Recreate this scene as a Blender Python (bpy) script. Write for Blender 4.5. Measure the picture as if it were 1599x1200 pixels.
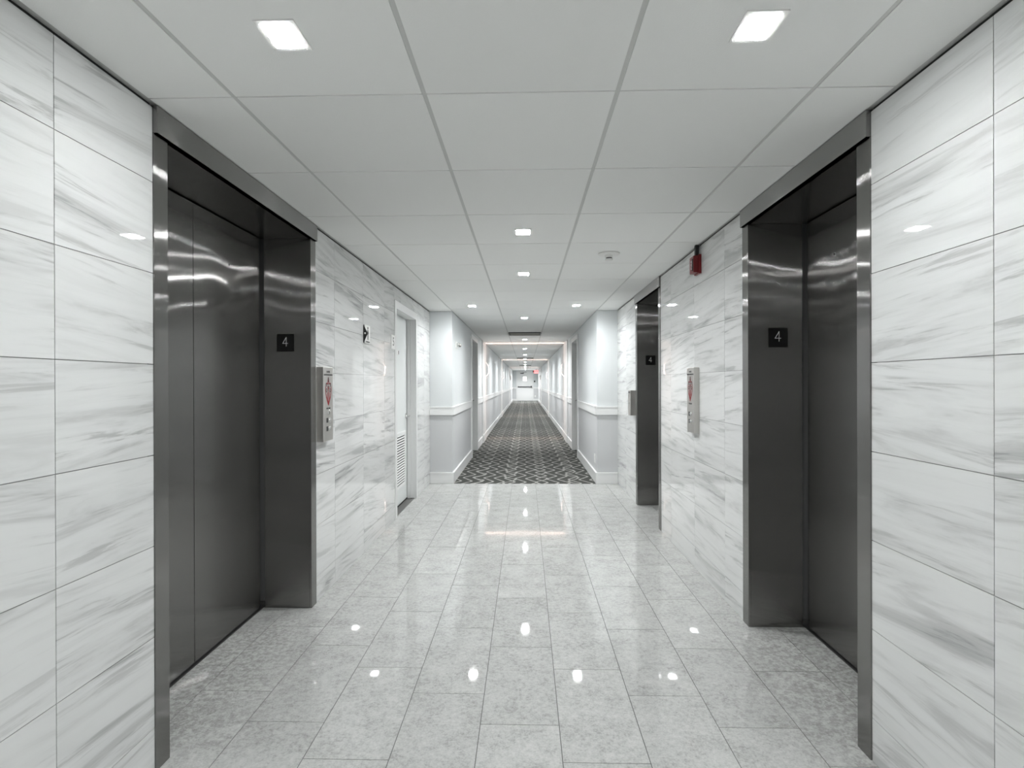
import bpy, bmesh, math, random
from mathutils import Vector, Matrix
S = bpy.context.scene
for o in list(bpy.data.objects): bpy.data.objects.remove(o)
random.seed(7)

# ------------------------------------------------------------------ camera
CAMZ = 1.27
cam = bpy.data.cameras.new('camera'); co = bpy.data.objects.new('camera', cam); S.collection.objects.link(co)
cam.sensor_fit = 'HORIZONTAL'; cam.sensor_width = 36.0; cam.lens = 18.84; cam.clip_start = .02; cam.clip_end = 200
Rv = Vector((.999676, .025273, -.002916)); Fv = Vector((-.025278, .999679, -.001608)); Uv = Rv.cross(Fv)
m = Matrix((Rv, Uv, -Fv)).transposed().to_4x4(); m.translation = (0, 0, CAMZ); co.matrix_world = m
S.camera = co
# ------------------------------------------------------------------ world, exposure
w = bpy.data.worlds.new('world'); S.world = w; w.use_nodes = True
w.node_tree.nodes['Background'].inputs[0].default_value = (.6, .65, .7, 1); w.node_tree.nodes['Background'].inputs[1].default_value = .05
S.view_settings.view_transform = 'Standard'; S.view_settings.look = 'None'
S.view_settings.gamma = 1; S.view_settings.use_curve_mapping = False; S.view_settings.exposure = 0.97
SCONCE = 26.0         # power of each slotted wall lamp
LAMP = 5.2            # watts of every lobby downlight
NEARP = .22            # the two side lamps are dimmed
GLOW = 130.0           # radiance of their opal lenses
# ------------------------------------------------------------------ key dimensions
H = 2.186; XL = -1.216; XR = 1.158; YE = 6.78; YB = -5.0; CL = -.93; CR = .90; YF = 38.37
T = .6096; GX = -.9276; GY = 1.690

# ------------------------------------------------------------------ materials
def mat(name, col=(.8, .8, .8), rough=.5, metal=0., spec=.5, emis=None, es=0.):
    m = bpy.data.materials.new(name); m.use_nodes = True
    b = m.node_tree.nodes['Principled BSDF']
    b.inputs['Base Color'].default_value = (*col, 1); b.inputs['Roughness'].default_value = rough
    b.inputs['Metallic'].default_value = metal; b.inputs['Specular IOR Level'].default_value = spec
    if emis: b.inputs['Emission Color'].default_value = (*emis, 1); b.inputs['Emission Strength'].default_value = es
    return m
class N:
    def __init__(s, m): s.m = m; s.t = m.node_tree; s.b = s.t.nodes['Principled BSDF']
    def n(s, ty, **k):
        x = s.t.nodes.new(ty)
        for a, v in k.items():
            if hasattr(x, a): setattr(x, a, v)
        return x
    def l(s, a, b): s.t.links.new(a, b)
    def val(s, sock, v):
        if isinstance(v, (int, float, tuple)): sock.default_value = v
        else: s.l(v, sock)
    def math(s, op, a, b=0., c=None, clamp=False):
        x = s.n('ShaderNodeMath', operation=op, use_clamp=clamp); s.val(x.inputs[0], a); s.val(x.inputs[1], b)
        if c is not None: s.val(x.inputs[2], c)
        return x.outputs[0]
    def noise(s, vec, scale, detail=4., rough=.5, dist=0.):
        x = s.n('ShaderNodeTexNoise'); s.l(vec, x.inputs['Vector'])
        x.inputs['Scale'].default_value = scale; x.inputs['Detail'].default_value = detail
        x.inputs['Roughness'].default_value = rough; x.inputs['Distortion'].default_value = dist
        return x.outputs['Fac']
    def ramp(s, f, pts):
        x = s.n('ShaderNodeValToRGB'); s.l(f, x.inputs[0]); e = x.color_ramp.elements
        while len(e) < len(pts): e.new(.5)
        for i, (p, c) in enumerate(pts):
            e[i].position = p; e[i].color = (*((c, c, c) if isinstance(c, float) else c), 1)
        return x.outputs[0]
    def mix(s, f, a, b, mode='MIX'):
        x = s.n('ShaderNodeMix', data_type='RGBA', blend_type=mode)
        s.val(x.inputs[0], f); s.val(x.inputs[6], a); s.val(x.inputs[7], b); return x.outputs[2]
    def pos(s):
        g = s.n('ShaderNodeNewGeometry'); x = s.n('ShaderNodeSeparateXYZ'); s.l(g.outputs['Position'], x.inputs[0])
        return x.outputs
    def vec(s, a, b, c):
        x = s.n('ShaderNodeCombineXYZ'); s.val(x.inputs[0], a); s.val(x.inputs[1], b); s.val(x.inputs[2], c); return x.outputs[0]
    def attr(s, nm):
        x = s.n('ShaderNodeAttribute', attribute_name=nm); return x.outputs['Fac']
    def bump(s, h, strength, dist):
        x = s.n('ShaderNodeBump'); s.l(h, x.inputs['Height']); x.inputs['Strength'].default_value = strength
        x.inputs['Distance'].default_value = dist; s.l(x.outputs[0], s.b.inputs['Normal'])

def marble():
    m = mat('white_marble_tile', rough=.025); k = N(m); p = k.pos(); r = k.attr('tile')
    off = k.math('MULTIPLY', r, 37.0)
    tilt = k.math('MULTIPLY', k.math('SUBTRACT', k.math('FRACT', k.math('MULTIPLY', r, 7.3)), .35), .22)
    zz = k.math('ADD', p[2], k.math('MULTIPLY', p[1], tilt))
    v1 = k.vec(k.math('MULTIPLY', p[1], .9), off, k.math('MULTIPLY', zz, 8.5))
    n1 = k.noise(v1, 1.5, 7, .58, .6)
    v2 = k.vec(k.math('MULTIPLY', p[1], 1.6), k.math('ADD', off, 9.), k.math('MULTIPLY', zz, 26.0))
    n2 = k.noise(v2, 1.2, 6, .64, .45)
    v3 = k.vec(k.math('MULTIPLY', p[1], .5), k.math('ADD', off, 21.), k.math('MULTIPLY', zz, 2.6))
    n3 = k.noise(v3, 1.5, 3, .5)
    c1 = k.ramp(n1, [(0., .50), (.37, .70), (.45, .92), (.56, 1.)])
    c2 = k.ramp(n2, [(0., .42), (.36, .66), (.42, .93), (.50, 1.)])
    veil = k.ramp(n3, [(.40, 0.), (.65, 1.)])
    c = k.mix(1., c1, c2, 'MULTIPLY')
    c = k.mix(k.math('MULTIPLY', veil, .6), c, (1, 1, 1, 1))
    c = k.mix(1., c, (.69, .697, .69, 1), 'MULTIPLY')
    k.l(c, k.b.inputs['Base Color']); return m
def floorstone():
    m = mat('grey_floor_tile', rough=.1); k = N(m); p = k.pos(); r = k.attr('tile')
    v = k.vec(p[0], p[1], k.math('MULTIPLY', r, 31.))
    n1 = k.noise(v, 9, 6, .6); n2 = k.noise(v, 55, 4, .65); n3 = k.noise(v, 150, 2, .6)
    a = k.math('ADD', k.math('MULTIPLY', n1, .30), k.math('ADD', k.math('MULTIPLY', n2, .42), k.math('MULTIPLY', n3, .28)))
    c = k.ramp(a, [(.34, (.29, .29, .278)), (.50, (.455, .46, .447)), (.62, (.53, .535, .52))])
    # worn, dirtier patches where people wait at the lift doors
    ax = k.math('ABSOLUTE', k.math('ADD', p[0], .03))
    near = k.ramp(k.math('MULTIPLY', ax, .6), [(.5, 0.), (.74, 1.)])
    yb = k.ramp(k.math('MULTIPLY', p[1], .2), [(.32, 0.), (.38, 1.), (.52, 1.), (.62, 0.)])
    nd = k.noise(v, 42, 6, .75)
    d = k.ramp(nd, [(.42, 1.), (.56, 0.)])
    f = k.math('MULTIPLY', k.math('MULTIPLY', near, yb), k.math('MULTIPLY', d, .52))
    c = k.mix(f, c, (.17, .165, .155, 1))
    t = k.math('ADD', k.math('MULTIPLY', r, .07), .955)
    c = k.mix(1., c, k.vec(t, t, t), 'MULTIPLY')
    k.l(c, k.b.inputs['Base Color'])
    k.l(k.ramp(n2, [(.3, .02), (.7, .04)]), k.b.inputs['Roughness'])
    return m
def brushed(name, axis, base=(.265, .26, .253), rough=.12, spread=1.9):
    """directionally brushed sheet: fine scratches scatter reflections along one axis only; slight large-scale waviness"""
    m = mat(name, base, rough, 1.0); k = N(m); g = k.n('ShaderNodeNewGeometry'); p = k.pos()
    def vm(op, a, b=None):
        x = k.n('ShaderNodeVectorMath', operation=op); k.val(x.inputs[0], a)
        if b is not None: k.val(x.inputs[1], b)
        return x.outputs[0]
    def scale(v, f):
        x = k.n('ShaderNodeVectorMath', operation='SCALE'); k.val(x.inputs[0], v); k.val(x.inputs[3], f); return x.outputs[0]
    nrm = g.outputs['Normal']
    along = vm('CROSS_PRODUCT', nrm, (0, 0, 1)) if axis == 'vertical' else (k.vec(0., 0., 1.) if axis == 'horizontal' else k.vec(0., 1., 0.))
    wn = k.n('ShaderNodeTexWhiteNoise', noise_dimensions='3D'); k.l(scale(g.outputs['Position'], 977.), wn.inputs['Vector'])
    sp = k.n('ShaderNodeSeparateXYZ'); k.l(wn.outputs['Color'], sp.inputs[0])
    t = k.math('SUBTRACT', k.math('ADD', sp.outputs[0], sp.outputs[1]), 1.)
    t = k.math('MULTIPLY', t, k.math('ABSOLUTE', t))
    wv = k.vec(k.math('MULTIPLY', p[0], 1.5), k.math('MULTIPLY', p[1], 1.5), k.math('MULTIPLY', p[2], 1.1))
    w1 = k.math('MULTIPLY', k.math('SUBTRACT', k.noise(wv, 1.7, 1., .4), .5), .075)
    n2 = vm('ADD', nrm, scale(along, k.math('MULTIPLY', t, spread)))
    n2 = vm('ADD', n2, scale(k.vec(0., 0., 1.), w1)) if axis == 'vertical' else n2
    k.l(vm('NORMALIZE', n2), k.b.inputs['Normal']); k.l(along, k.b.inputs['Tangent'])
    k.b.inputs['Anisotropic'].default_value = 1.0
    return m
def carpet():
    m = mat('patterned_carpet', rough=.95, spec=.1); k = N(m); p = k.pos()
    # trellis of meandering light cords on charcoal pile
    def cords(period, amp, wl, ph, width, shear):
        yy = k.math('MULTIPLY', p[1], 2 * math.pi / wl)
        drift = k.math('MULTIPLY', p[0], shear)
        s_ = k.math('SINE', k.math('ADD', k.math('ADD', yy, drift), ph))
        s3 = k.math('MULTIPLY', k.math('SINE', k.math('MULTIPLY', k.math('ADD', yy, drift), 3.)), -.10)
        x = k.math('ADD', p[0], k.math('MULTIPLY', k.math('ADD', s_, s3), amp))
        d = k.math('ABSOLUTE', k.math('SUBTRACT', k.math('FRACT', k.math('DIVIDE', x, period)), .5))
        return k.math('LESS_THAN', d, width)
    a = cords(.14, .060, .50, 0., .105, 1.2)
    b = cords(.42, -.075, .50, .6, .036, -2.2)
    ln = k.math('MAXIMUM', a, b)
    n = k.noise(k.vec(p[0], p[1], p[2]), 300, 2, .6)
    base = k.ramp(n, [(.3, (.035, .036, .034)), (.7, (.085, .087, .081))])
    light = k.ramp(n, [(.3, (.23, .23, .215)), (.7, (.36, .36, .34))])
    k.l(k.mix(ln, base, light), k.b.inputs['Base Color']); k.bump(n, .5, .004)
    return m
def ceil_mat():
    m = mat('ceiling_tile', (.66, .665, .65), .85, spec=.2); k = N(m); p = k.pos(); r = k.attr('tile')
    n = k.noise(k.vec(p[0], p[1], 0.), 260, 2, .6); k.bump(n, .25, .002)
    t = k.math('ADD', k.math('MULTIPLY', r, .03), .985)
    k.l(k.mix(1., (.86, .865, .85, 1), k.vec(t, t, t), 'MULTIPLY'), k.b.inputs['Base Color']); return m
M = {}
M['marble'] = marble(); M['floor'] = floorstone(); M['steel'] = brushed('brushed_steel_vertical', 'vertical')
M['steel_h'] = brushed('brushed_steel_horizontal', 'horizontal', (.30, .295, .29)); M['carpet'] = carpet(); M['ceil'] = ceil_mat()
M['steel_s'] = brushed('brushed_steel_soffit', 'soffit')
M['panel_steel'] = mat('satin_steel', (.56, .545, .52), .38, 1.)
M['grid'] = mat('ceiling_grid', (.60, .605, .59), .6)
M['grout'] = mat('grout', (.22, .22, .215), .8)
M['fgrout'] = mat('floor_grout', (.12, .12, .115), .85)
M['black'] = mat('black_gap', (.012, .012, .012), .7)
M['blackgloss'] = mat('black_plate', (.006, .006, .006), .25)
M['white'] = mat('white_gloss_paint', (.80, .805, .80), .35)
M['door'] = mat('off_white_door_paint', (.74, .765, .76), .4)
M['frame'] = mat('frame_paint', (.72, .725, .72), .4)
M['upper'] = mat('pale_grey_wall_paint', (.66, .685, .69), .6)
M['lower'] = mat('mid_grey_wall_paint', (.57, .578, .585), .6)
M['greydoor'] = mat('grey_door_paint', (.33, .335, .33), .45)
M['lens'] = mat('lit_diffuser', (1, 1, 1), .5, emis=(.97, .99, 1.), es=GLOW)
M['lens_corridor'] = mat('lit_corridor_diffuser', (1, 1, 1), .5, emis=(.97, .99, 1.), es=GLOW)
M['red'] = mat('red_enamel', (.15, .003, .005), .3)
M['redprint'] = mat('red_print', (.26, .012, .018), .5)
M['ink'] = mat('black_print', (.02, .02, .02), .5)
M['numeral'] = mat('silver_numeral', (.55, .55, .55), .4)
M['chrome'] = mat('chrome', (.75, .75, .74), .15, 1.)
M['plastic'] = mat('white_plastic', (.78, .78, .76), .4)
M['dark'] = mat('dark_bronze', (.03, .03, .03), .4)
M['redglow'] = mat('red_exit_face', (.8, .2, .2), .5, emis=(1., .22, .22), es=1.3)
M['redletter'] = mat('red_exit_letters', (.5, 0, 0), .5, emis=(.6, .0, .01), es=.8)
M['litwindow'] = mat('lit_window_glass', (1, 1, 1), .3, emis=(1, 1, 1), es=2.2)
M['warmled'] = mat('warm_led', (1, 1, 1), .5, emis=(1., .70, .58), es=900.)

# ------------------------------------------------------------------ helpers
C = S.collection
def tag(o, label=None, cat=None, group=None, kind=None):
    if label: o['label'] = label
    if cat: o['category'] = cat
    if group: o['group'] = group
    if kind: o['kind'] = kind
    return o
def empty(name, loc, label=None, cat=None, group=None, kind=None):
    o = bpy.data.objects.new(name, None); C.objects.link(o); o.location = loc; o.empty_display_size = .1
    return tag(o, label, cat, group, kind)
def wloc(o):
    v = Vector((0, 0, 0))
    while o: v += o.location; o = o.parent
    return v
class MB:
    def __init__(s): s.bm = bmesh.new(); s.tl = s.bm.faces.layers.float.new('tile')
    def box(s, x0, x1, y0, y1, z0, z1, tile=None, bev=0.):
        x0, x1 = min(x0, x1), max(x0, x1); y0, y1 = min(y0, y1), max(y0, y1); z0, z1 = min(z0, z1), max(z0, z1)
        vs = [s.bm.verts.new((x, y, z)) for x in (x0, x1) for y in (y0, y1) for z in (z0, z1)]
        fs = [s.bm.faces.new([vs[i] for i in q]) for q in ((0, 1, 3, 2), (4, 6, 7, 5), (0, 4, 5, 1), (2, 3, 7, 6), (0, 2, 6, 4), (1, 5, 7, 3))]
        t = random.random() if tile is None else tile
        if bev:
            es = list({e for f in fs for e in f.edges})
            r = bmesh.ops.bevel(s.bm, geom=es, offset=bev, segments=1, affect='EDGES')
            fs = [f for f in fs if f.is_valid] + [f for f in r['faces'] if f.is_valid]
        for f in fs: f[s.tl] = t
        return s
    def prism(s, pts, axis, a, b):
        """polygon pts (2D) extruded along axis from a to b"""
        def P(u, v, d): return {'x': (d, u, v), 'y': (u, d, v), 'z': (u, v, d)}[axis]
        A = [s.bm.verts.new(P(u, v, a)) for u, v in pts]; B = [s.bm.verts.new(P(u, v, b)) for u, v in pts]
        n = len(pts); fs = [s.bm.faces.new(A), s.bm.faces.new(B[::-1])]
        for i in range(n): fs.append(s.bm.faces.new((A[i], B[i], B[(i + 1) % n], A[(i + 1) % n])))
        bmesh.ops.recalc_face_normals(s.bm, faces=fs); return s
    def bar(s, p, q, wd, th, n):
        """flat bar from p to q, width wd in the plane with normal n, thickness th along n"""
        p, q, n = Vector(p), Vector(q), Vector(n).normalized(); d = (q - p).normalized(); t = n.cross(d).normalized() * wd / 2
        L = [p - t, p + t, q + t, q - t]; A = [s.bm.verts.new(v) for v in L]; B = [s.bm.verts.new(v + n * th) for v in L]
        fs = [s.bm.faces.new(A), s.bm.faces.new(B)] + [s.bm.faces.new((A[i], A[(i + 1) % 4], B[(i + 1) % 4], B[i])) for i in range(4)]
        bmesh.ops.recalc_face_normals(s.bm, faces=fs); return s
    def lathe(s, prof, c, axis=(0, 0, 1), seg=40):
        """profile [(r, h)] revolved about an axis through c"""
        ax = Vector(axis).normalized(); u = ax.orthogonal().normalized(); v = ax.cross(u); c = Vector(c); rings = []
        for r, h in prof:
            if r < 1e-6: rings.append([s.bm.verts.new(c + ax * h)])
            else: rings.append([s.bm.verts.new(c + ax * h + (u * math.cos(2 * math.pi * i / seg) + v * math.sin(2 * math.pi * i / seg)) * r) for i in range(seg)])
        fs = []
        for a, b in zip(rings, rings[1:]):
            for i in range(seg):
                j = (i + 1) % seg
                q = [a[i % len(a)], a[j % len(a)], b[j % len(b)], b[i % len(b)]]
                q = list(dict.fromkeys(q))
                if len(q) > 2: fs.append(s.bm.faces.new(q))
        bmesh.ops.recalc_face_normals(s.bm, faces=fs)
        for f in fs: f.smooth = True
        return s
    def build(s, name, m, parent=None, bevel=0.):
        uv = s.bm.loops.layers.uv.new('UVMap'); s.bm.normal_update()
        off = wloc(parent) if parent else Vector((0, 0, 0))
        for f in s.bm.faces:
            n = f.normal; a = max(range(3), key=lambda i: abs(n[i]))
            for l in f.loops:
                c = l.vert.co; l[uv].uv = ((c.y, c.z), (c.x, c.z), (c.y, c.x))[a]
        for v in s.bm.verts: v.co -= off
        me = bpy.data.meshes.new(name); s.bm.to_mesh(me); s.bm.free(); me.materials.append(m)
        o = bpy.data.objects.new(name, me); C.objects.link(o)
        if parent: o.parent = parent
        if bevel:
            b = o.modifiers.new('bevel', 'BEVEL'); b.width = bevel; b.segments = 2; b.limit_method = 'ANGLE'
        return o
def struct(name, mb, m, label=None):
    return tag(mb.build(name, m), label, kind='structure')
def B(name, m, parent, *bx, bevel=0.):
    k = MB()
    for b in bx: k.box(*b)
    return k.build(name, m, parent, bevel)
def text(name, s, size, loc, X, Y, m, parent, depth=.0004, align='CENTER', bold=0.):
    cu = bpy.data.curves.new(name, 'FONT'); cu.body = s; cu.size = size; cu.extrude = depth; cu.offset = bold
    cu.align_x = align; cu.align_y = 'CENTER'
    t = bpy.data.objects.new('tmp', cu); C.objects.link(t)
    dg = bpy.context.evaluated_depsgraph_get(); dg.update()
    me = bpy.data.meshes.new_from_object(t.evaluated_get(dg)); bpy.data.objects.remove(t)
    X, Y = Vector(X), Vector(Y); Z = X.cross(Y); mt = Matrix((X, Y, Z)).transposed().to_4x4(); mt.translation = Vector(loc) - wloc(parent)
    me.transform(mt); me.materials.clear(); me.materials.append(m); me.name = name
    o = bpy.data.objects.new(name, me); C.objects.link(o); o.parent = parent
    return o

# ------------------------------------------------------------------ floor
k = MB(); FX = -.172; FY = 1.989; TW = .293; TL = .586; g = .0015
YFE = 6.757
RECESS = [(-1.50, XL - .012, 1.79, 3.0), (XR + .012, 1.45, 1.897, 2.81), (XR + .012, 1.45, 4.69, 5.58)]
def clipped(x0, x1, y0, y1):
    out = []
    a0, a1 = max(x0, XL - .012), min(x1, XR + .012)
    if a1 - a0 > .004 and y1 - y0 > .004: out.append((a0, a1, y0, y1))
    for rx0, rx1, ry0, ry1 in RECESS:
        b0, b1, c0, c1 = max(x0, rx0), min(x1, rx1), max(y0, ry0), min(y1, ry1)
        if b1 - b0 > .002 and c1 - c0 > .002: out.append((b0, b1, c0, c1))
    return out
for c in range(-6, 7):
    ph = (-c / 3.0) % 1.0
    for r in range(-13, 10):
        x0 = FX + c * TW + g; x1 = FX + (c + 1) * TW - g; y0 = FY + (r + ph) * TL + g; y1 = y0 + TL - 2 * g
        y1 = min(y1, YFE); t = random.random()
        if y1 <= y0: continue
        for q in clipped(x0, x1, y0, y1): k.box(q[0], q[1], q[2], q[3], -.012, 0, tile=t)
fl = struct('floor', k, M['floor'])
k = MB(); k.box(-1.7, 1.7, YB - .2, YFE, -.2, -.0022)
struct('floor', k, M['fgrout'])
k = MB(); k.box(CL - .4, CR + .4, YFE, YF + .2, -.2, -.001); ca = struct('floor', k, M['carpet'], 'charcoal corridor carpet with light wavy trellis lines')

# ------------------------------------------------------------------ ceiling: lay-in panels and grid
k = MB(); gl = .0075; gs = .0032
cols = [XL + .012] + [GX + i * T for i in range(4)] + [XR - .012]
for i in range(5):
    x0 = cols[i] + (gl if i else 0); x1 = cols[i + 1] - (gl if i < 4 else 0)
    for j in range(-11, 9):
        y0 = GY + (j - 0) * T + gs; y1 = y0 + T - 2 * gs
        if y0 < YB: continue
        if i in (0, 4): y1 = min(y1, YE - .005)
        if y1 > y0 + .02: k.box(x0, x1, y0, y1, H, H + .012)
for j in range(9, 62, 1):
    for i in (1, 2, 3):
        x0 = cols[i] + gl; x1 = cols[i + 1] - gl
        y0 = GY + j * T + gs * .6; y1 = y0 + T - 1.2 * gs
        if y0 < YF: k.box(x0, x1, y0, min(y1, YF), H, H + .012)
struct('ceiling', k, M['ceil'])
k = MB(); k.box(-1.7, 1.7, YB - .2, YF + .2, H + .0030, H + .2)
struct('trim_1', k, M['grid'], 'painted metal grid between the ceiling tiles')
# ------------------------------------------------------------------ tiled lobby walls
ZJ = [.0] + [.145 + .2975 * i for i in range(0, 7)] + [2.176]
EDGE = (1.722, 3.07, 1.825, 2.882, 4.615, 5.655)
def tiled(name, side, segs, label):
    """segs: (y0, y1, joints, zlo)"""
    x = XL if side < 0 else XR; gp = MB()
    for y0, y1, joints, zlo in segs:
        k = MB()
        ys = [y0] + joints + [y1]
        for a, b in zip(ys, ys[1:]):
            for z0, z1 in zip(ZJ, ZJ[1:]):
                z0c = max(z0, zlo)
                if z1 - z0c < .01: continue
                k.box(x, x + side * .010, a + .0012, b - .0012, z0c + .0012, z1 - .0012)
        struct(name, k, M['marble'], label)
        bk = MB(); bk.box(x + side * .0025, x + side * .45, y0 + (.026 if y0 in EDGE else 0), y1 - (.026 if y1 in EDGE else 0), zlo, 2.176); struct(name, bk, M['grout'], 'grout and backing behind the marble tiles')
        gp.box(x + side * .0095, x + side * .45, y0, y1, 2.176, H + .004)
    struct('trim_2' if side < 0 else 'trim_3', gp, M['black'], 'dark shadow gap between marble and ceiling')
jt = [1.355 - .6 * i for i in range(10, -1, -1)]
tiled('wall_left', -1, [(YB, 1.722, jt, 0), (3.07, 4.95, [3.385, 3.99, 4.593], 0), (4.95, 5.98, [5.195, 5.8], 2.052), (5.98, YE, [6.4], 0)],
      'white marble tiles with grey horizontal veins')
tiled('wall_right', 1, [(YB, 1.825, jt, 0), (2.882, 4.615, [3.148, 3.71, 4.30], 0), (5.655, YE, [6.2], 0)],
      'white marble tiles with grey horizontal veins')
# wall mass above / behind the lift openings
for q in ((-1.56, XL - .45, 1.722, 3.07, 2.106, H), (-1.56, -1.75, 1.722, 3.07, 0, 2.10), (XL - .14, XL - .45, 4.95, 5.98, 0, 2.05)):
    k = MB(); k.box(*q); struct('wall_left', k, M['black'], 'dark hoistway side of the left wall')
for q in ((1.50, XR + .45, 1.825, 2.882, 2.106, H), (1.50, 1.65, 1.825, 2.882, 0, 2.10), (1.50, XR + .45, 4.615, 5.655, 2.106, H), (1.50, 1.65, 4.615, 5.655, 0, 2.10)):
    k = MB(); k.box(*q); struct('wall_right', k, M['black'], 'dark hoistway side of the right wall')
# far ends of the lobby and the wall behind the viewpoint
def paint_wall(name, axis, boxes, label=None):
    """boxes (x0,x1,y0,y1): lower grey, rail line at .92, upper pale"""
    u = MB(); l = MB()
    for x0, x1, y0, y1, zt in boxes:
        l.box(x0, x1, y0, y1, 0, min(.92, zt)); u.box(x0, x1, y0, y1, .92, H - .001 if zt > 2 else zt)
    struct(name, u, M['upper'], 'pale grey painted upper wall'); struct(name, l, M['lower'], 'mid grey painted wall below the rail')
TH = .35
paint_wall('wall_left', 0, [(XL - .45, CL, YE, 9.13, 9), (XL - .45, CL, 10.15, YF, 9)])
paint_wall('wall_right', 0, [(CR, XR + .45, YE, 9.17, 9), (CR, XR + .45, 10.19, YF, 9)])
k = MB(); k.box(CL - .12, CL - .45, 9.13, 10.15, 0, H); k.box(CL, CL - .12, 9.13, 10.15, 2.04, H)
k.box(CR + .12, CR + .45, 9.17, 10.19, 0, H); k.box(CR, CR + .12, 9.17, 10.19, 2.04, H)
struct('wall_left', k, M['upper'], 'painted wall over and behind the corridor doors')
k = MB(); k.box(CL - .3, CR + .3, YF, YF + .2, .92, H); struct('wall_back', k, M['upper'], 'pale grey wall at the end of the corridor')
k = MB(); k.box(CL - .3, CR + .3, YF, YF + .2, 0, .92); struct('wall_back', k, M['lower'], 'grey lower wall at the end of the corridor')
k = MB(); k.box(XL - .3, XR + .3, YB - .2, YB, 0, H + .003); struct('wall_front', k, M['lower'], 'painted wall behind the viewpoint')

# chair rails and baseboards (profiled: face plus a small cap)
def run(mb, side, x, y0, y1, z0, z1, t, cap=.006):
    mb.box(x, x - side * t, y0, y1, z0, z1 - .014); mb.box(x, x - side * (t + cap), y0, y1, z1 - .014, z1)
def runx(mb, y, x0, x1, z0, z1, t, cap=.006):
    mb.box(x0, x1, y - t, y, z0, z1 - .014); mb.box(x0, x1, y - t - cap, y, z1 - .014, z1)
PIL = [(11.35, 12.2), (20.0, 20.85), (30.4, 31.25)]
def spans(y0, y1):
    out = []; c = y0
    for a, b in PIL:
        if a > y0 and b < y1: out.append((c, a)); c = b
    out.append((c, y1)); return out
for nm, z0, z1, t in (('baseboard_', 0, .14, .018), ('trim_', .868, .975, .022)):
    for side, x, xo, d0, d1 in ((-1, CL, XL, 9.06, 10.21), (1, CR, XR, 9.10, 10.25)):
        k = MB(); run(k, side, x, YE - t, d0, z0, z1, t)
        for a, b in spans(d1, YF): run(k, side, x, a, b, z0, z1, t)
        if side < 0: runx(k, YE, xo + .002, x - .0005, z0, z1, t)
        else: runx(k, YE, x + .0005, xo - .002, z0, z1, t)
        struct(nm + (('left', 'right')[side > 0] if nm[0] == 'b' else ('4', '5')[side > 0]), k, M['white'],
               'white baseboard along the corridor' if nm[0] == 'b' else 'white chair rail along the corridor')
k = MB()
runx(k, YF, CL, -.66, 0, .14, .018); runx(k, YF, .56, CR, 0, .14, .018); runx(k, YF, CL, -.66, .868, .975, .022); runx(k, YF, .56, CR, .868, .975, .022)
struct('trim_6', k, M['white'], 'white rail and baseboard on the end wall')
# pilasters
for side, x in ((-1, CL), (1, CR)):
    for i, (a, b) in enumerate(PIL):
        k = MB(); k.box(x, x - side * .024, a, b, 0, H - .001); k.box(x, x - side * .034, a - .01, b + .01, 0, .15); k.box(x, x - side * .030, a - .005, b + .005, .15, .16)
        k.box(x, x - side * .030, a - .004, b + .004, .868, .975)
        struct('trim_%d' % (7 + i + (3 if side > 0 else 0)), k, M['white'], 'white pilaster on the corridor wall')

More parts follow.
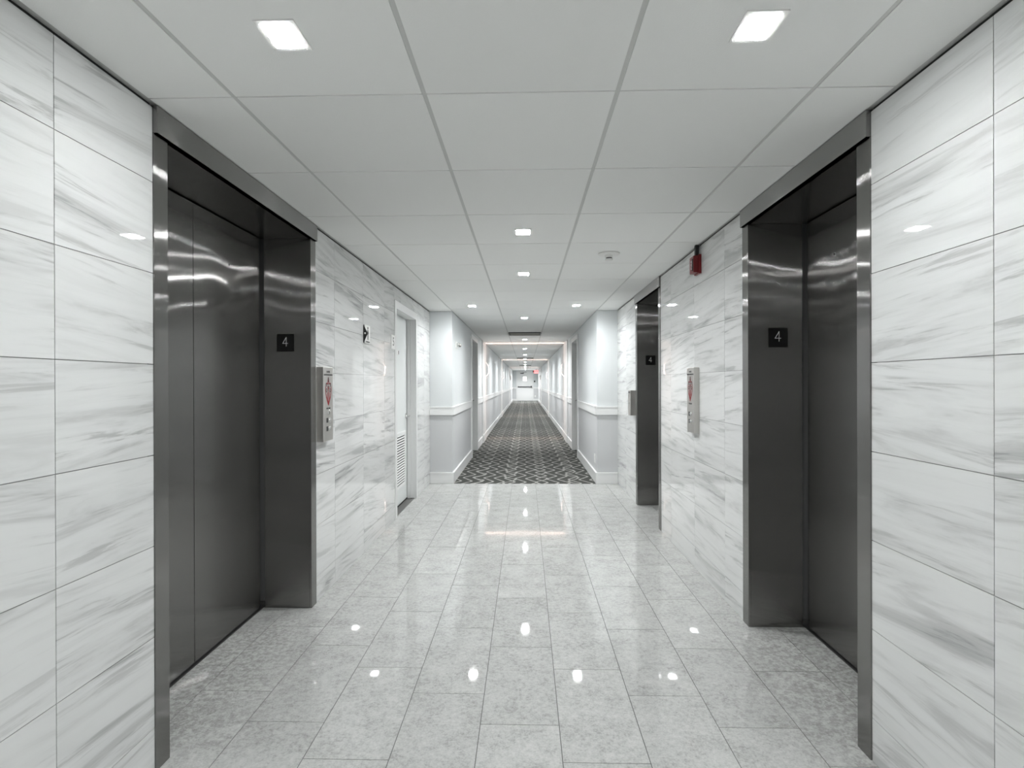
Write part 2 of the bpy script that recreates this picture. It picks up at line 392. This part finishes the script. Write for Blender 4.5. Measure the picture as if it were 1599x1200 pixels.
# ------------------------------------------------------------------ lifts
def numeral4(mb, ox, y, oz, h):
    P = lambda u, v: (ox + (u - .5) * h * .8, y, oz + (v - .5) * h)
    n = (0, -1, 0); wd = h * .048
    mb.bar(P(.62, 0), P(.62, 1), wd, .0006, n); mb.bar(P(.64, 1), P(.12, .30), wd, .0006, n); mb.bar(P(.10, .32), P(.86, .32), wd, .0006, n)
def elevator(side, yn0, yn1, yf0, yf1, label, seam, plx):
    """near trim yn0..yn1, far trim yf0..yf1, recess in the wall on this side"""
    x = XL if side < 0 else XR; dx = -1.485 if side < 0 else 1.438
    e = empty('elevator', (x, (yn1 + yf0) / 2, 0), label, 'elevator', 'lobby elevators')
    s = side; zh = 2.092
    # jambs: folded sheet, a face of 7 cm on the wall and a deep return into the recess
    j = MB(); j.box(x - s * .004, x + s * .0095, yn0, yn1, 0, zh); j.box(x, dx - s * .006, yn1 - .012, yn1, 0, zh)
    j.build('jamb', M['steel'], e, .0012)
    j = MB(); j.box(x - s * .004, x + s * .0095, yf0, yf1, 0, zh); far = j.build('jamb', M['steel'], e, .0012)
    j = MB(); j.box(x + s * .0095, dx - s * .006, yf0, yf0 + .012, 0.002, zh); j.build('return_panel', M['steel'], e)
    j = MB(); j.box(x - s * .016, x + s * .0095, yn0, yf1, zh, H - .004); j.box(x - s * .016, x + s * .012, yn0, yf1, zh, zh + .003)
    j.build('header', M['steel_h'], e, .0015)
    j = MB(); j.box(x + s * .0095, dx + s * .06, yn1 - .01, yf0 + .01, zh + .001, zh + .010); j.build('soffit', M['steel_s'], e)
    # door leaves slide just behind the recess
    d0 = dx + s * .010; d1 = dx + s * .036
    def leaf(a, b):
        q = MB(); q.box(d0, d1, a, b, .012, zh - .005); return q.build('door_panel', M['steel'], e, .0015)
    p = leaf(yn1 - .02, seam - .0022); leaf(seam + .0022, yf0 - .024)
    # sill; black sheet paints in the shade behind the running gaps
    q = MB(); q.box(dx + s * .004, d1 + s * .01, yn1 - .03, yf0 + .03, -.002, .006); q.build('sill', M['dark'], e)
    q = MB(); q.box(d1 + s * .002, d1 + s * .012, yn1 - .03, yf0 + .03, .006, zh + .02); q.build('dark_gap_backing', M['black'], e)
    # floor number plate on the far return
    pl = MB(); pl.box(plx - .0495, plx + .0495, yf0 - .0025, yf0, 1.452, 1.552); po = pl.build('number_plate', M['blackgloss'], e)
    nb = MB(); numeral4(nb, plx, yf0 - .0026, 1.508, .052); nb.build('numeral', M['numeral'], po)
    kh = MB(); kh.lathe([(0, 0), (.006, 0), (.006, .002), (.004, .003), (0, .003)], (d0, (seam + yf0) / 2 - .02, 1.87), (-s, 0, 0), 20)
    kh.build('key_hole', M['dark'], e)
    return e
elevator(-1, 1.722, 1.79, 3.0, 3.07, 'dark brushed-steel elevator alone on the left marble wall', 2.379, -1.357)
elevator(1, 1.825, 1.897, 2.81, 2.882, 'nearer of the two elevators on the right wall, dark brushed steel', 2.325, 1.307)
elevator(1, 4.615, 4.69, 5.58, 5.655, 'farther narrow-looking elevator on the right wall near the corridor', 5.10, 1.293)

# ------------------------------------------------------------------ call stations
def call_station(side, y0, y1, z0, z1, t, label, keyed, plain=False):
    x = XL if side < 0 else XR; s = side; f = x - s * t
    e = empty('call_station', (x, (y0 + y1) / 2, z0), label, 'call panel', 'elevator call panels')
    k = MB(); k.box(x + s * .002, f, y0, y1, z0, z1); body = k.build('housing', M['panel_steel'], e, .003)
    fx = f - s * .0003; ym = (y0 + y1) / 2; X = (0, 1, 0) if s < 0 else (0, -1, 0); r = -s  # r: +y is text right on the left wall
    n = (-s, 0, 0)
    if plain:
        q = MB(); q.lathe([(0, .004), (.010, .004), (.012, .002), (.012, 0)], (f, ym, (z0 + z1) / 2), n, 24); q.build('key_switch', M['chrome'], e)
        q = MB(); q.box(f, f - s * .001, y0 + .01, y1 - .01, z1 - .03, z1 - .012); q.build('name_strip', M['dark'], e); return e
    text('lettering', 'IN FIRE', .017, (fx, ym, z1 - .028), X, (0, 0, 1), M['ink'], body)
    text('lettering', 'DO NOT USE ELEVATOR', .0125, (fx, ym, z1 - .046), X, (0, 0, 1), M['ink'], body, bold=.0003)
    text('lettering', 'USE STAIRS', .013, (fx, ym, z1 - .245), X, (0, 0, 1), M['ink'], body, bold=.0002)
    # red pictogram: pointed shield with flame peaks over a downward arrow
    zc = z1 - .145; P = lambda a, b: (fx, ym + r * a, zc + b)
    k = MB(); wd = .0075
    ring = [(0, .085), (-.012, .045), (-.030, .050), (-.045, .020), (-.042, -.010), (-.024, -.045), (0, -.082), (.024, -.045), (.042, -.010), (.045, .020), (.030, .050), (.012, .045), (0, .085)]
    for a, b in zip(ring, ring[1:]): k.bar(P(*a), P(*b), wd, .0006, n)
    k.bar(P(0, .02), P(0, -.075), .007, .0006, n)
    for sg in (-1, 1):
        k.bar(P(0, -.075), P(sg * .034, -.028), .011, .0007, n); k.bar(P(0, .012), P(sg * .014, .030), .007, .0006, n)
        k.bar(P(sg * .014, -.005), P(sg * .014, -.05), .005, .0006, n)
    k.build('pictogram', M['redprint'], body)
    k = MB()
    k.bar(P(0, .082), P(0, .055), .012, .0008, n)
    for sg in (-1, 1): k.bar(P(sg * .036, .050), P(sg * .036, .030), .009, .0008, n)
    k.lathe([(.012, 0), (.012, .0008), (.009, .0008), (.009, 0)], P(0, .038), n, 24)
    for sg in (-1, 1): k.lathe([(.012, 0), (.012, .0008), (.009, .0008), (.009, 0)], P(sg * .026, .008), n, 24)
    k.build('pictogram', M['ink'], body)
    rows = [(z1 - .365), (z1 - .315)]
    for z in rows:
        q = MB(); q.lathe([(0, .006), (.012, .006), (.014, .004), (.014, 0)], (f, ym + r * .014, z), n, 28); q.build('button', M['chrome'], e)
        q = MB(); q.box(f, f - s * .002, ym - r * .030, ym - r * .008, z - .014, z + .014); q.build('indicator', M['ink'], e)
    if keyed:
        q = MB(); q.lathe([(0, .005), (.010, .005), (.014, .003), (.014, 0)], (f, ym + r * .004, z1 - .268), n, 28); q.build('key_switch', M['chrome'], e)
        q = MB(); q.box(f - s * .005, f - s * .0056, ym, ym + .004 * r + .001, z1 - .278, z1 - .258); q.build('key_slot', M['ink'], e)
    return e
call_station(-1, 3.085, 3.24, .93, 1.368, .042, 'steel call panel with red fire emblem and key switch on the left wall', True)
call_station(1, 3.60, 3.75, .93, 1.372, .038, 'steel call panel with red fire emblem between the two right-hand elevators', False)
call_station(1, 5.672, 5.80, .925, 1.19, .055, 'small plain steel box beside the farther right elevator', False, plain=True)

# ------------------------------------------------------------------ fire alarm
a = empty('fire_alarm', (XR, 3.60, 2.0), 'red fire alarm sounder high on the right marble wall', 'fire alarm')
k = MB(); k.box(XR, XR - .050, 3.56, 3.645, 1.998, 2.108); bd = k.build('body', M['red'], a, .003)
k = MB(); k.box(XR, XR - .018, 3.552, 3.653, 1.990, 2.116); k.build('back_plate', M['red'], a, .002)
text('lettering', 'FIRE', .034, (XR - .0505, 3.602, 2.053), (0, 0, 1), (0, 1, 0), M['white'], bd)
k = MB()
for i in range(5): k.box(XR - .050, XR - .0515, 3.567 + i * .005, 3.569 + i * .005, 2.01, 2.09)
k.build('sound_grille', M['ink'], a)
k = MB(); k.box(XR - .006, XR - .028, 3.585, 3.610, 2.116, H - .002); k.build('conduit', M['black'], a)

# ------------------------------------------------------------------ smoke detector
a = empty('smoke_detector', (.593, 3.81, H), 'round white smoke detector on the ceiling right of centre', 'smoke detector')
k = MB(); k.lathe([(0, -.001), (.076, -.001), (.076, -.006), (.066, -.012), (.045, -.013), (0, -.013)], (.593, 3.81, H)); k.build('base', M['plastic'], a)
k = MB(); k.lathe([(.030, -.012), (.027, -.030), (0, -.030)], (.593, 3.81, H)); k.build('neck', M['plastic'], a)
k = MB(); k.lathe([(.021, -.030), (.021, -.038), (0, -.038)], (.593, 3.81, H)); k.build('sensing_slot', M['ink'], a)
k = MB(); k.lathe([(0, -.038), (.027, -.038), (.027, -.048), (.02, -.052), (0, -.052)], (.593, 3.81, H)); k.build('cap', M['plastic'], a)

# ------------------------------------------------------------------ recessed downlights
def downlight(x, y, label, lens='lens', power=1.):
    e = empty('recessed_light', (x, y, H), label, 'ceiling light', 'square recessed ceiling lights')
    hx, hy = .040, .049
    k = MB()
    for q in ((x - hx - .012, x - hx, y - hy - .012, y + hy + .012), (x + hx, x + hx + .012, y - hy - .012, y + hy + .012),
              (x - hx, x + hx, y - hy - .012, y - hy), (x - hx, x + hx, y + hy, y + hy + .012)): k.box(*q, H - .0035, H + .001)
    k.build('trim_ring', M['plastic'], e)
    k = MB(); k.box(x - hx, x + hx, y - hy, y + hy, H - .0045, H + .001, bev=.0012); ln = k.build('lens', M[lens], e)
    la = bpy.data.lights.new('led_board', 'AREA'); la.shape = 'RECTANGLE'; la.size = .078; la.size_y = .096; la.spread = math.radians(155)
    la.energy = LAMP * power; la.color = (.98, .995, 1.)
    lo = bpy.data.objects.new('led_board', la); C.objects.link(lo); lo.parent = e; lo.location = (0, 0, -.0055)
    return e
proto = downlight(-.632, 1.392, 'large-looking square ceiling light at the top left, nearest the left elevator', power=NEARP)
def dl(x, y, label, proto=proto, power=1.):
    e = proto.copy(); C.objects.link(e); e.location = (x, y, H); e['label'] = label
    for ch in proto.children:
        c = ch.copy(); C.objects.link(c); c.parent = e
        if c.type == 'LIGHT': c.data = ch.data.copy(); c.data.energy = LAMP * power
dl(.600, 1.394, 'large-looking square ceiling light at the top right, nearest the right elevator', power=NEARP)
dl(-.013, 3.245, 'centre ceiling light of the lobby, first one on the middle line', power=1.3)
dl(-.013, 4.485, 'centre ceiling light of the lobby, second one on the middle line', power=1.3)
dl(-.630, 6.33, 'small square light at the lobby end, left of the corridor mouth', power=.75)
dl(.600, 6.33, 'small square light at the lobby end, right of the corridor mouth', power=.75)
ordn = ['first', 'second', 'third', 'fourth', 'fifth', 'sixth', 'seventh', 'eighth', 'ninth', 'tenth']
proto2 = downlight(-.016, 7.51, 'first square light along the corridor ceiling, counted from the lobby', 'lens_corridor', 1.6)
for i, y in enumerate([11.24, 14.25, 17.34, 20.28, 23.3, 26.35, 29.35, 32.5, 36.0]):
    dl(-.016, y, ordn[i + 1] + ' square light along the corridor ceiling, counted from the lobby', proto2, 9. if y > 35 else 2.9)
dl(-.013, -.45, 'centre ceiling light just behind the viewpoint', power=1.2)
dl(-.013, -1.66, 'centre ceiling light farther behind the viewpoint', power=1.5)
dl(-.63, -3.5, 'left ceiling light at the far rear of the lobby')
dl(.60, -3.5, 'right ceiling light at the far rear of the lobby')

# ------------------------------------------------------------------ air vents
def vent(y0, y1, label):
    e = empty('air_vent', (-.013, (y0 + y1) / 2, H), label, 'air vent', 'corridor ceiling vents')
    x0, x1 = -.305, .279
    k = MB()
    for q in ((x0, x0 + .03, y0, y1), (x1 - .03, x1, y0, y1), (x0 + .03, x1 - .03, y0, y0 + .03), (x0 + .03, x1 - .03, y1 - .03, y1)): k.box(*q, H - .012, H + .002)
    k.build('frame', M['dark'], e)
    k = MB(); k.box(x0 + .03, x1 - .03, y0 + .03, y1 - .03, H + .0005, H + .002); k.build('duct_opening', M['black'], e)
    k = MB(); n = 5
    for i in range(n):
        c = y0 + .05 + (y1 - y0 - .10) * i / (n - 1)
        pts = [(c - .016 + .032 * t, H - .002 - .012 * (1 - (2 * t - 1) ** 2) - .010 * t) for t in (0, .25, .5, .75, 1)]
        k.prism(pts + [(a + .001, b + .002) for a, b in pts[::-1]], 'x', x0 + .03, x1 - .03)
    k.build('blades', M['panel_steel'], e); return e
vent(9.63, 10.20, 'large black-slotted ceiling vent nearest the lobby')
vent(19.35, 19.9, 'second ceiling vent, midway down the corridor')
vent(27.3, 27.9, 'smallest-looking ceiling vent, farthest down the corridor')

# ------------------------------------------------------------------ utility door on the left
d = empty('door_1', (XL, 5.46, 0), 'white louvred utility door in the left marble wall', kind='structure')
k = MB(); xf = XL + .006
k.box(xf, XL - .014, 4.952, 5.02, 0, 2.05); k.box(xf, XL - .014, 5.91, 5.978, 0, 2.05); k.box(xf, XL - .014, 5.02, 5.91, 1.975, 2.05)
k.box(XL - .014, XL - .138, 4.99, 5.02, 0, 2.0); k.box(XL - .014, XL - .138, 5.91, 5.94, 0, 2.0); k.box(XL - .014, XL - .138, 5.02, 5.91, 1.975, 2.0)
k.box(XL - .060, XL - .094, 5.89, 5.91, 0, 1.975)
k.build('door_frame', M['frame'], d, .002)
k = MB(); k.box(XL - .096, XL - .135, 5.024, 5.889, .014, 1.970); lf = k.build('door_leaf', M['door'], d, .0015)
k = MB(); xd = XL - .096; la, lb, lz0, lz1 = 5.14, 5.775, .185, .76
for q in ((la, la + .03, lz0, lz1), (lb - .03, lb, lz0, lz1), (la + .03, lb - .03, lz0, lz0 + .03), (la + .03, lb - .03, lz1 - .03, lz1)): k.box(xd, xd + .012, *q)
for i in range(19):
    z = lz0 + .042 + i * .0272
    k.prism([(xd + .001, z + .013), (xd + .003, z + .0145), (xd + .012, z + .004), (xd + .010, z + .002)], 'y', la + .03, lb - .03)
k.build('louvre', M['white'], lf)
k = MB(); k.box(xd, xd + .0015, la + .03, lb - .03, lz0 + .03, lz1 - .03); k.build('louvre_backing', M['ink'], lf)
k = MB(); hz = .915; hy = 5.825
k.lathe([(0, 0), (.028, 0), (.028, .008), (.012, .010), (.010, .045), (0, .045)], (xd, hy, hz), (1, 0, 0), 28); h = k.build('door_handle', M['chrome'], d)
k = MB(); k.box(xd + .036, xd + .050, hy - .115, hy + .012, hz - .010, hz + .010); k.build('lever', M['chrome'], h, .004)
k = MB(); k.box(xd, xd + .001, 5.02, 5.89, .002, .014); k.build('door_gap', M['black'], d)
k = MB(); k.box(xd, xd + .003, 5.40, 5.52, 1.565, 1.615); sg = k.build('door_label', M['plastic'], d)
k = MB(); k.box(xd + .003, xd + .0036, 5.49, 5.513, 1.572, 1.608); k.build('label_print', M['ink'], sg)

# signs on the left wall
s1 = empty('wall_sign', (XL, 4.06, 1.58), 'small white pictogram sign with a black piece at its near edge on the left marble wall', 'sign')
k = MB(); k.box(XL + .006, XL + .012, 4.00, 4.13, 1.575, 1.715); pl = k.build('plate', M['plastic'], s1, .001)
k = MB(); k.box(XL, XL + .006, 4.02, 4.11, 1.60, 1.69); k.build('standoff', M['dark'], s1)
k = MB(); fx = XL + .0125; n = (1, 0, 0)
k.lathe([(0, 0), (.010, 0), (.010, .0008), (0, .0008)], (fx, 4.067, 1.693), n, 20)
k.bar((fx, 4.067, 1.680), (fx, 4.067, 1.640), .020, .0008, n); k.bar((fx, 4.067, 1.678), (fx, 4.088, 1.652), .006, .0008, n); k.bar((fx, 4.067, 1.678), (fx, 4.046, 1.652), .006, .0008, n)
k.bar((fx, 4.064, 1.642), (fx, 4.052, 1.605), .008, .0008, n); k.bar((fx, 4.070, 1.642), (fx, 4.082, 1.605), .008, .0008, n)
k.box(fx, fx + .0006, 4.02, 4.115, 1.583, 1.592)
k.build('pictogram', M['ink'], pl)
k = MB(); k.prism([(XL, 1.575), (XL + .012, 1.60), (XL + .030, 1.640), (XL + .030, 1.655), (XL + .012, 1.69), (XL, 1.715)], 'y', 3.990, 3.998); k.build('wall_piece', M['ink'], s1)  # black piece at the plate's near edge, white dot on its face
k = MB(); k.lathe([(0, 0), (.007, 0), (.007, .001), (0, .001)], (XL + .014, 3.990, 1.648), (0, -1, 0), 16); k.build('white_dot', M['plastic'], s1)
s2 = empty('wall_sign', (XL, 4.885, 1.60), 'small number sign on the marble just left of the white utility door', 'sign')
k = MB(); k.box(XL, XL + .006, 4.82, 4.945, 1.585, 1.715); pl = k.build('plate', M['plastic'], s2, .001)
text('numeral', '5', .11, (XL + .0065, 4.885, 1.65), (0, 1, 0), (0, 0, 1), M['ink'], pl)

# ------------------------------------------------------------------ corridor doors
def corridor_door(nm, side, y0, y1, label):
    x = CL if side < 0 else CR; s = side
    d = empty(nm, (x, (y0 + y1) / 2, 0), label, kind='structure')
    k = MB()
    for q in ((y0 - .06, y0 + .012, 0, 2.10), (y1 - .012, y1 + .06, 0, 2.10), (y0 + .012, y1 - .012, 2.025, 2.10)): k.box(x, x - s * .024, *q)
    k.box(x, x + s * .118, y0 + .001, y0 + .02, 0, 2.038); k.box(x, x + s * .118, y1 - .02, y1 - .001, 0, 2.038); k.box(x, x + s * .118, y0 + .02, y1 - .02, 2.02, 2.038)
    k.build('door_frame', M['white'], d, .002)
    k = MB(); k.box(x + s * .075, x + s * .115, y0 + .022, y1 - .022, .008, 2.018); k.build('door_leaf', M['greydoor'], d)
    k = MB(); k.lathe([(0, 0), (.026, 0), (.026, .008), (.010, .010), (.010, .04), (0, .04)], (x + s * .075, y1 - .09, .95), (-s, 0, 0), 24)
    h = k.build('door_handle', M['chrome'], d)
corridor_door('door_2', -1, 9.13, 10.15, 'recessed grey door on the left side of the corridor')
corridor_door('door_3', 1, 9.17, 10.19, 'recessed grey door on the right side of the corridor')

# end-of-corridor exit door
d = empty('door_4', (-.05, YF, 0), 'white exit door with a dark push bar at the corridor end', kind='structure')
k = MB(); k.box(-.66, -.58, YF - .03, YF, 0, 2.15); k.box(.49, .57, YF - .03, YF, 0, 2.15); k.box(-.58, .49, YF - .03, YF, 2.08, 2.15); k.build('door_frame', M['white'], d)
k = MB(); k.box(-.575, .485, YF - .015, YF - .001, .01, 2.075); k.build('door_leaf', M['white'], d)
k = MB(); k.box(-.545, .43, YF - .11, YF - .06, .975, 1.03); k.box(-.545, -.49, YF - .10, YF - .015, .96, 1.045); k.box(.37, .455, YF - .12, YF - .015, .94, 1.07); k.build('push_bar', M['dark'], d)
k = MB(); k.box(-.17, .08, YF - .018, YF - .014, 1.42, 1.71); k.build('vision_panel', M['litwindow'], d)
k = MB(); k.box(-.19, .10, YF - .017, YF - .015, 1.40, 1.73); k.build('glazing_bead', M['plastic'], d)
k = MB(); k.box(-.37, -.13, YF - .09, YF - .015, 1.94, 2.00); k.bar((-.2, YF - .08, 2.0), (.07, YF - .05, 2.04), .03, .02, (0, 0, 1)); k.build('door_closer', M['dark'], d)

e = empty('exit_sign', (.72, 36.6, 2.0), 'red EXIT sign hanging at the far end of the corridor', 'exit sign')
k = MB(); k.box(.57, .87, 36.58, 36.62, 1.935, 2.145); bd = k.build('housing', M['plastic'], e)
k = MB(); k.box(.58, .86, 36.575, 36.58, 1.943, 2.137); fc = k.build('face', M['redglow'], e)
text('lettering', 'EXIT', .13, (.72, 36.574, 2.04), (1, 0, 0), (0, 0, 1), M['redletter'], fc, bold=.003)
k = MB(); k.box(.66, .78, 36.585, 36.615, 2.145, H - .001); k.build('canopy', M['dark'], e)
k = MB(); k.box(.49, .565, 36.57, 36.63, 2.0, 2.12); k.build('lamp_head', M['dark'], e)
e = tag(MB().box(.60, .69, YF - .04, YF, 1.33, 1.45).build('alarm_pull', M['dark'], None), 'small dark box on the wall right of the exit door', 'alarm box')
e = tag(MB().box(.64, .74, YF - .02, YF, .27, .40).build('wall_outlet', M['plastic'], None), 'pale wall outlet low on the end wall beside the exit door', 'outlet')
# outlet on the near corridor wall
e = empty('wall_outlet', (CR, 6.99, .23), 'white wall outlet low on the right corridor wall near the lobby', 'outlet')
MB().box(CR, CR - .006, 6.955, 7.03, .235, .345).build('cover_plate', M['plastic'], e, .001)
k = MB(); k.box(CR - .006, CR - .009, 6.975, 7.01, .297, .327); k.box(CR - .006, CR - .009, 6.975, 7.01, .253, .283); k.build('socket', M['white'], e)
# small fitting high on the left corridor wall
e = empty('emergency_light', (CL, 7.2, 1.75), 'small clear-covered fitting high on the left corridor wall near the lobby', 'wall fitting')
MB().box(CL, CL + .012, 7.10, 7.28, 1.74, 1.83).build('back_plate', M['plastic'], e, .002)
k = MB(); k.lathe([(0, .055), (.022, .05), (.028, .02), (.024, 0)], (CL + .012, 7.15, 1.785), (1, 0, 0), 24); k.build('lamp_head', M['chrome'], e)
k = MB(); k.lathe([(0, .055), (.022, .05), (.028, .02), (.024, 0)], (CL + .012, 7.23, 1.785), (1, 0, 0), 24); k.build('lamp_head', M['chrome'], e)

# ------------------------------------------------------------------ blade sconces: two half-hexagon plates with a lit slot between them
def sconce(side, y, label):
    x = CL if side < 0 else CR; s = -side
    e = empty('wall_sconce', (x, y, 1.56), label, 'wall lamp', 'slotted corridor wall lamps')
    pts = [(x, 1.40), (x + s * .080, 1.50), (x + s * .080, 1.67), (x, 1.77)]
    MB().prism(pts, 'y', y - .024, y - .016).build('shade_plate', M['upper'], e)
    MB().prism(pts, 'y', y + .016, y + .024).build('shade_plate', M['upper'], e)
    MB().box(x, x + s * .010, y - .016, y + .016, 1.54, 1.62).build('wall_piece', M['plastic'], e)
    la = bpy.data.lights.new('led_bulb', 'POINT'); la.energy = SCONCE; la.color = (1., .72, .62); la.shadow_soft_size = .004
    lo = bpy.data.objects.new('led_bulb', la); C.objects.link(lo); lo.parent = e; lo.location = (s * .018, 0, .02)
for i, y in enumerate((12.33, 21.1, 31.5)):
    for side in (-1, 1):
        sconce(side, y, 'slotted wall lamp on the %s corridor wall, %s pair from the lobby' % (('left', 'right')[side > 0], ordn[i]))
